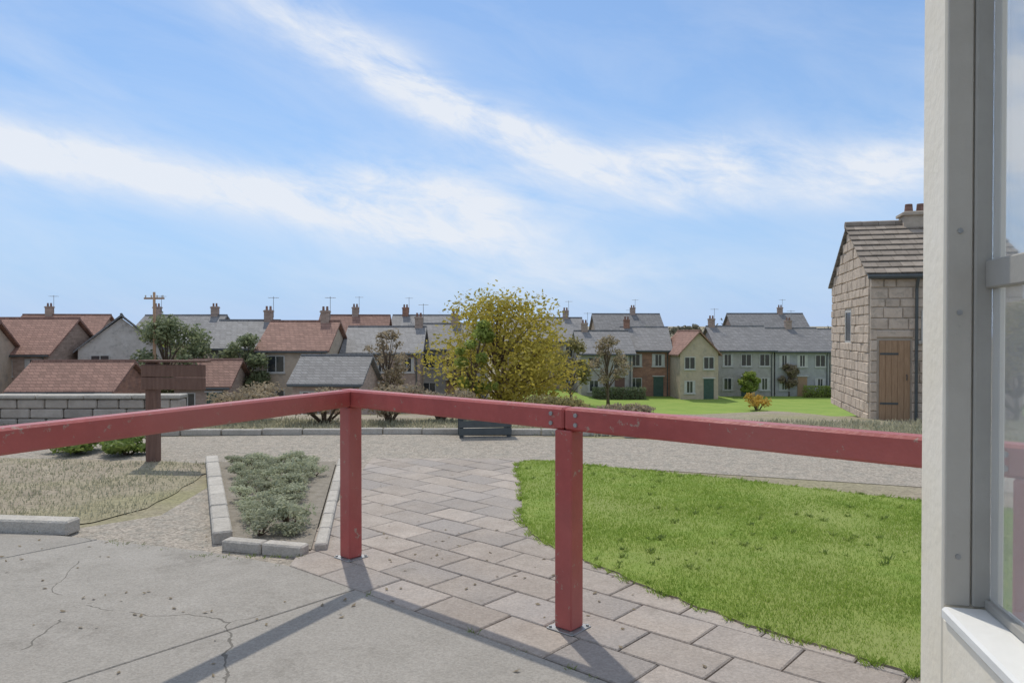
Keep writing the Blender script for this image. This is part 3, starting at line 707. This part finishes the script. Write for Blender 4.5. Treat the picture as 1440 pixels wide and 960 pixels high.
H = [ # px centre, Y, width px, depth, wall_h, roof_h, rz, wall, roof, cols, rows, chimneys, gable, label
 (30, 56, 150, 7.5, 4.7, 2.4, 3, 'brick_dark', 'tile_red', 4, 2, (.12,), False, 'brown brick house with a red roof at the far left edge'),
 (-70, 50, 120, 7, 4.4, 2.4, 8, 'render_tan', 'tile_red', 3, 2, (.3,), False, 'tan house leaving the frame at the left'),
 (172, 60, 100, 8, 4.9, 2.5, 27, 'render_pale', 'slate', 2, 2, (), True, 'pale gabled house left of the dark tree'),
 (118, 47, 130, 5, 2.7, 1.5, 2, 'brick', 'tile_red', 3, 1, (), False, 'low red brick cottage before the pale gabled house'),
 (352, 60, 74, 7, 5.0, 2.0, 5, 'render_grey', 'slate', 2, 2, (.8,), False, 'grey slate roofed house right of the dark trees'),
 (430, 58, 88, 7, 4.9, 2.0, 0, 'render_tan', 'tile_red', 2, 2, (.78,), False, 'tan house with a tall chimney above the corner post'),
 (474, 49, 90, 5, 3.0, 1.5, -3, 'brick_dark', 'slate', 2, 1, (), False, 'low dark brick cottage just above the corner post'),
 (545, 62, 100, 7, 4.6, 1.9, 2, 'brick_dark', 'slate', 3, 2, (.9,), False, 'dark brick house left of the yellow tree'),
 (640, 66, 90, 7, 4.8, 2.0, 0, 'render_grey', 'slate', 3, 2, (.5,), False, 'grey house half hidden behind the yellow tree'),
 (845, 78, 70, 7, 4.6, 2.1, 3, 'render_grey', 'slate', 2, 2, (.2,), False, 'grey house just right of the yellow tree'),
 (905, 80, 60, 8, 4.9, 2.2, -5, 'brick', 'slate', 2, 2, (.15,), False, 'red brick house with a slate roof right of the yellow tree'),
 (968, 76, 52, 7, 4.7, 2.0, 4, 'render_tan', 'tile_red', 2, 2, (), True, 'narrow tan gabled house beside the red brick house'),
 (1033, 80, 74, 8, 4.9, 2.3, 0, 'render_grey', 'slate', 3, 2, (.1,), False, 'grey terraced house with a chimney at its left end'),
 (1108, 80, 72, 8, 4.8, 2.2, 0, 'render_blue', 'slate', 3, 2, (.5,), False, 'blue grey terraced house with a chimney on mid ridge'),
 (1178, 82, 64, 8, 4.7, 2.2, 0, 'render_grey', 'slate', 2, 2, (.86,), False, 'grey terraced house next to the stone cottage'),
 (95, 74, 110, 8, 5.2, 2.6, 6, 'brick_dark', 'tile_red', 3, 2, (.3,), False, 'brick house behind the pale gabled house'),
 (262, 72, 110, 8, 5.3, 2.4, -3, 'render_tan', 'slate', 3, 2, (.15,.85), False, 'tan house behind the dark trees at left'),
 (300, 52, 70, 5, 2.6, 1.5, 4, 'brick_dark', 'tile_red', 2, 1, (), False, 'low brick outhouse half hidden by the dark trees'),
 (500, 76, 90, 8, 5.2, 2.6, 4, 'brick_dark', 'tile_red', 3, 2, (.5,), False, 'red roofed house behind the slate houses left of the tree'),
 (598, 80, 84, 8, 5.4, 2.5, 0, 'brick', 'slate', 3, 2, (.2,), False, 'brick house behind the yellow tree on its left'),
 (760, 84, 110, 8, 5.3, 2.4, 0, 'brick_dark', 'slate', 3, 2, (.8,), False, 'dark brick house behind the yellow tree on its right'),
 (880, 98, 90, 8, 6.3, 2.7, 2, 'render_tan', 'slate', 3, 2, (.6,), False, 'tan house on the rear row above the red brick house'),
 (1075, 100, 100, 8, 6.4, 2.7, -2, 'brick_dark', 'slate', 3, 2, (.7,), False, 'brick house on the rear row above the grey terrace'),
 (1330, 84, 120, 8, 4.7, 2.2, 0, 'render_tan', 'tile_red', 4, 2, (.4,), False, 'tan house far behind the pillar'),
]
for (px, Y, wpx, d, wh, rh, rz, wm_, rm, c, r_, ch, gf, lab) in H:
    house(lab, hx(px, Y), Y, wpx / F * Y, d, wh, rh, R(rz), wm_, rm, c, r_, ch, gable_front=gf)

# stone cottage at the right, gable to the left, stones and roof tiles laid one by one
cz = -.62; ca_ = Vector((8.72, 18, 0)); ld = Vector((1.19, 4.9, 0)).normalized(); fd = Vector((ld.y, -ld.x, 0))
CL, CD, CH, CR = 3.3, 5.0, 3.66, 1.42
cottage = thing('stone_cottage', 'narrow tan stone cottage with a brown stone tiled roof, left of the pillar', 'house', (ca_.x, ca_.y, cz), math.atan2(fd.y, fd.x))
# local frame: x along the front (to the right), y back along the gable
b = MB(); e = .005
b.add([(e,e,0),(CL-e,e,0),(CL-e,CD-e,0),(e,CD-e,0),(e,e,CH),(CL-e,e,CH),(CL-e,CD-e,CH),(e,CD-e,CH),(e,CD/2,CH+CR-.1),(CL-e,CD/2,CH+CR-.1)],
      [(3,2,1,0),(0,1,5,4),(2,3,7,6),(1,2,6,9,5),(3,0,4,8,7),(4,5,9,8),(8,9,6,7)])
b.build('wall', 'mortar', cottage)
openings_f = [(.16, .92, 0, 2.06), (1.12, 1.78, 2.0, 2.72), (2.0, 2.8, .8, 1.9)]
openings_g = [(2.1, 2.9, 1.9, 2.8)]
ns = 0
def stones(face):
    global ns
    z = 0.0; row = 0; Lf = CL if face == 'f' else CD; ops = openings_f if face == 'f' else openings_g
    while z < CH + (CR if face == 'g' else 0) - .1:
        h = rng.uniform(.19, .29); a = 0.0 if face == 'f' else .09
        lo, hi = (0, Lf)
        if z + h > CH and face == 'f': h = CH - z
        if h < .08: break
        if face == 'g' and z + h > CH:
            q = (z + h - CH) / CR * CD / 2; lo, hi = q, CD - q; a = lo + .02
            if hi - lo < .3: break
        while a < hi - .04:
            l = rng.uniform(.26, .58)
            if a + l > hi - .2: l = hi - a
            segs = [(a, a + l)]
            for (o0, o1, p0, p1) in ops:
                if z + h > p0 + .04 and z < p1 - .04:
                    ns_ = []
                    for s0, s1 in segs:
                        if s1 <= o0 or s0 >= o1: ns_.append((s0, s1))
                        else:
                            if s0 < o0: ns_.append((s0, o0))
                            if s1 > o1: ns_.append((o1, s1))
                    segs = ns_
            for s0, s1 in segs:
                if s1 - s0 < .07: continue
                g_ = .009; out = rng.uniform(-.014, .012)
                bb = MB()
                if face == 'f': bb.box(s0+g_, s1-g_, -.03+out, .075, z+g_, z+h-g_, .016)
                else: bb.box(-.03+out, .075, s0+g_, s1-g_, z+g_, z+h-g_, .016)
                bb.v = [(x+rng.uniform(-.006,.006), y+rng.uniform(-.006,.006), zz+rng.uniform(-.006,.006)) for x, y, zz in bb.v]
                bb.build('stone', 'stone_block', cottage); ns += 1
            a += l
        z += h
stones('f'); stones('g')
ro_b = MB(); o = .16
sl_len = math.hypot(CD/2 + o, CR*(CD/2+o)/(CD/2))
def roof_pt(x, s_, lift, back=False):      # s_ distance up from the eave
    f = s_ / sl_len; yy = -o + (CD/2 + o) * f; zz = CH + CR - (CR*(CD/2+o)/(CD/2)) * (1 - f)
    n2 = Vector((0, -CR, CD/2)).normalized(); y2 = yy + n2.y*lift; z2 = zz + n2.z*lift
    return (x, CD - y2 if back else y2, z2)
for back in (False, True):
    V = [roof_pt(-.1, 0, -.02, back), roof_pt(CL+.1, 0, -.02, back), roof_pt(CL+.1, sl_len, -.02, back), roof_pt(-.1, sl_len, -.02, back)]
    V += [roof_pt(-.1, 0, .03, back), roof_pt(CL+.1, 0, .03, back), roof_pt(CL+.1, sl_len, .03, back), roof_pt(-.1, sl_len, .03, back)]
    ro_b.add(V, [(0,1,2,3),(4,5,6,7),(0,1,5,4),(1,2,6,5),(2,3,7,6),(3,0,4,7)])
roof = ro_b.build('roof', 'slate', cottage)
nrow = 9; rh_ = sl_len / nrow
for back in (False,):
    for j in range(nrow):
        x = -.14 - (0 if j % 2 else .12)
        while x < CL + .1:
            l = rng.uniform(.24, .34); x1 = min(x + l, CL + .14); x0 = max(x, -.14)
            if x1 - x0 > .06:
                s0 = j*rh_ - .03; s1 = s0 + rh_ + .05; lf0 = .055 + rng.uniform(0, .012); lf1 = .035
                V = [roof_pt(x0+.004, s0, lf0), roof_pt(x1-.004, s0, lf0), roof_pt(x1-.004, s1, lf1), roof_pt(x0+.004, s1, lf1)]
                V += [roof_pt(x0+.004, s0, lf0+.028), roof_pt(x1-.004, s0, lf0+.028), roof_pt(x1-.004, s1, lf1+.012), roof_pt(x0+.004, s1, lf1+.012)]
                MB().add(V, [(3,2,1,0),(4,5,6,7),(0,1,5,4),(1,2,6,5),(2,3,7,6),(3,0,4,7)]).build('roof_tile', 'stone_tile', roof)
            x += l
k = 0
while k * .42 < CL + .2:
    x0 = -.12 + k*.42; MB().tube([(x0, CD/2, CH+CR+.05), (x0+.41, CD/2, CH+CR+.05)], [.11, .115], 8).build('ridge_tile', 'stone_tile', roof); k += 1
chm = MB().box(1.3, 1.95, CD/2-.28, CD/2+.28, CH+CR-.4, CH+CR+.36, .02).box(1.24, 2.01, CD/2-.34, CD/2+.34, CH+CR+.24, CH+CR+.32, .01).build('chimney', 'stone_wall', cottage)
for xx in (1.48, 1.77): MB().tube([(xx, CD/2, CH+CR+.36), (xx, CD/2, CH+CR+.58)], [.11, .09], 10).build('chimney_pot', 'tile_red', chm)
dr = MB().box(.20, .88, -.022, -.004, .06, 2.0).build('door', 'timber', cottage)
for i in range(5): MB().box(.20+i*.136+.003, .20+(i+1)*.136-.003, -.034, -.0225, .07, 1.99, .004).build('plank', 'timber', dr)
MB().tube([(.80,-.036,1.05),(.80,-.075,1.05),(.80,-.075,1.17),(.80,-.036,1.17)], .011, 6).build('handle', 'dark_metal', dr)
for zz in (.45, 1.65): MB().box(.21, .62, -.042, -.0345, zz, zz+.05, .002).build('strap_hinge', 'dark_metal', dr)
MB().box(.13, .95, -.05, .06, 2.07, 2.24, .02).build('door_head', 'stone_block', cottage)
MB().box(.10, .98, -.30, .02, -.05, .05, .02).build('doorstep', 'kerb', cottage)
for (o0, o1, p0, p1) in openings_f[1:]:
    fr = MB().box(o0, o1, -.03, -.001, p0, p0+.06).box(o0, o1, -.03, -.001, p1-.06, p1).box(o0, o0+.06, -.03, -.001, p0+.062, p1-.062).box(o1-.06, o1, -.03, -.001, p0+.062, p1-.062).box((o0+o1)/2-.02, (o0+o1)/2+.02, -.026, -.002, p0+.062, p1-.062).build('window', 'trim', cottage)
    MB().box(o0+.061, o1-.061, -.012, -.003, p0+.061, p1-.061).build('pane', 'window_glass', fr)
    MB().box(o0-.08, o1+.08, -.10, .04, p0-.09, p0-.004, .01).build('sill', 'kerb', fr)
for (o0, o1, p0, p1) in openings_g:
    fr = MB().box(-.03, -.001, o0, o1, p0, p0+.06).box(-.03, -.001, o0, o1, p1-.06, p1).box(-.03, -.001, o0, o0+.06, p0+.062, p1-.062).box(-.03, -.001, o1-.06, o1, p0+.062, p1-.062).build('window', 'trim', cottage)
    MB().box(-.012, -.003, o0+.061, o1-.061, p0+.061, p1-.061).build('pane', 'window_glass', fr)
gt_ = MB().tube([(-.1, -.235, CH-.13), (CL+.1, -.235, CH-.14)], .055, 8).build('gutter', 'dark_metal', cottage)
MB().tube([(1.0, -.235, CH-.15), (1.0, -.09, CH-.42), (1.0, -.09, .08)], .036, 8).build('downpipe', 'dark_metal', cottage)

# ---------------------------------------------------------------- far wood behind the village
wb = MB(); keep = rng; rng = random.Random(99)
for i in range(150):
    Y = rng.uniform(120, 260); X = rng.uniform(-.85, .9) * Y; z = ground_z(X, Y); h = rng.uniform(6, 9) * (1 if Y < 200 else .75); w = rng.uniform(5, 9)
    cl = [(Vector((X + rng.uniform(-.3,.3)*w, Y + rng.uniform(-.3,.3)*w, z + h*rng.uniform(.4,.8))), w*rng.uniform(.2,.32), .8) for _ in range(6)]
    leaf_cloud(wb, 330, cl, .5)
wb.build('far_wood', 'leaf_far', kind='stuff', label='low band of far trees behind the village roofs', category='wood'); rng = keep

tp = thing('telegraph_pole', 'thin brown telegraph pole rising behind the dark trees at left', 'pole', (-24.9, 51.5, ground_z(-24.9, 51.5)-.1))
MB().tube([(0,0,0),(0,0,9.0)], [.14,.09], 8).build('shaft', 'timber', tp, True)
MB().box(-.7,.7,-.06,.06,8.5,8.62,.01).build('crossarm', 'timber', tp)
for e in (-.6,-.2,.2,.6): MB().tube([(e,0,8.621),(e,0,8.78)], [.04,.05], 6).build('insulator', 'trim', tp)
# weeds in the joints and along the edges
def tufts(name, pts, mname, label, n, h, w, z):
    V = []; Fq = []
    for (x, y) in pts:
        sc = rng.uniform(.5, 1.3)
        for _ in range(int(n*sc)):
            a = rng.uniform(0, 6.28); r0 = rng.uniform(0, .03)*sc; hh = h*sc*rng.uniform(.4, 1.2); ln_ = hh*rng.uniform(.3, 1.1); cx, cy = math.cos(a), math.sin(a); o = len(V)
            bx, by = x+cx*r0, y+cy*r0; ww = w*rng.uniform(.7, 1.4)
            V += [(bx-cy*ww, by+cx*ww, z), (bx+cy*ww, by-cx*ww, z), (bx+cx*ln_*.45, by+cy*ln_*.45, z+hh*.7), (bx+cx*ln_, by+cy*ln_, z+hh)]
            Fq += [(o,o+1,o+2),(o+1,o+3,o+2)]
    me = bpy.data.meshes.new(name); me.from_pydata(V, [], Fq); me.materials.append(MATS[mname])
    ob = bpy.data.objects.new(name, me); COL.objects.link(ob); ob['kind'] = 'stuff'; ob['label'] = label; ob['category'] = 'weeds'
edge = []
n = len(LAWN)
for i in range(n):
    a, b_ = LAWN[i], LAWN[(i+1) % n]
    if a[1] > 9.2 or a[0] > .8*a[1] + .6: continue
    for _ in range(max(2, int(math.dist(a, b_)*26))):
        t_ = rng.random(); edge.append((a[0]+(b_[0]-a[0])*t_+rng.uniform(-.03,.02), a[1]+(b_[1]-a[1])*t_+rng.uniform(-.03,.02)))
tufts('edge_grass', edge, 'blade', 'longer grass hanging over the lawn edge onto the paving', 22, .034, .0024, -.004)
jt = []
for _ in range(46):
    t_ = rng.random(); q = rng.random()
    if q < .5: p_ = (-.9 + 5.5*t_*.5 + rng.uniform(-.01,.01), 4.44 - 4.77*t_*.5 + rng.uniform(-.01,.01))
    elif q < .75: p_ = (-3.7 + 2.2*t_, 5.75 - .85*t_ + rng.uniform(.0,.05))
    else: p_ = (rng.uniform(-2.3,-1.3), 5.16 + rng.uniform(-.03,.03))
    jt.append(p_)
tufts('joint_weeds', jt, 'leaf_green', 'small green weeds growing in the paving joints', 9, .022, .003, -.006)
V = []; Fq = []
for _ in range(420):
    y = rng.uniform(2.0, 11) if rng.random() < .5 else rng.uniform(4, 6.5); x = rng.uniform(-.72*y, .62*y)
    if noise.noise(Vector((x*.9, y*.9, 9))) < -.05 or inside(x, y, LAWN): continue
    a = rng.uniform(0, 6.28); l = rng.uniform(.010, .022); cx, cy = math.cos(a)*l, math.sin(a)*l; o = len(V); z = .0035
    V += [(x-cx, y-cy, z), (x+cy*.55, y-cx*.55, z+rng.uniform(0,.008)), (x+cx, y+cy, z+rng.uniform(0,.01)), (x-cy*.55, y+cx*.55, z)]; Fq.append((o,o+1,o+2,o+3))
me = bpy.data.meshes.new('fallen_leaves'); me.from_pydata(V, [], Fq); me.materials.append(MATS['leaf_brown'])
ob = bpy.data.objects.new('fallen_leaves', me); COL.objects.link(ob); ob['kind'] = 'stuff'; ob['label'] = 'small dry leaves scattered over the paving'; ob['category'] = 'leaves'

# broad-leaved weeds and darker tussocks in the lawn
wd = []
while len(wd) < 150:
    y = rng.uniform(2.6, 8.6); x = rng.uniform(.1, .75*y)
    if inside(x, y, LAWN) and noise.noise(Vector((x*.8, y*.8, 21))) > -.1: wd.append((x, y))
    elif rng.random() < .001: break
tufts('lawn_weeds', wd, 'leaf_green', 'darker broad leaved weeds and tussocks in the lawn', 16, .024, .006, .012)
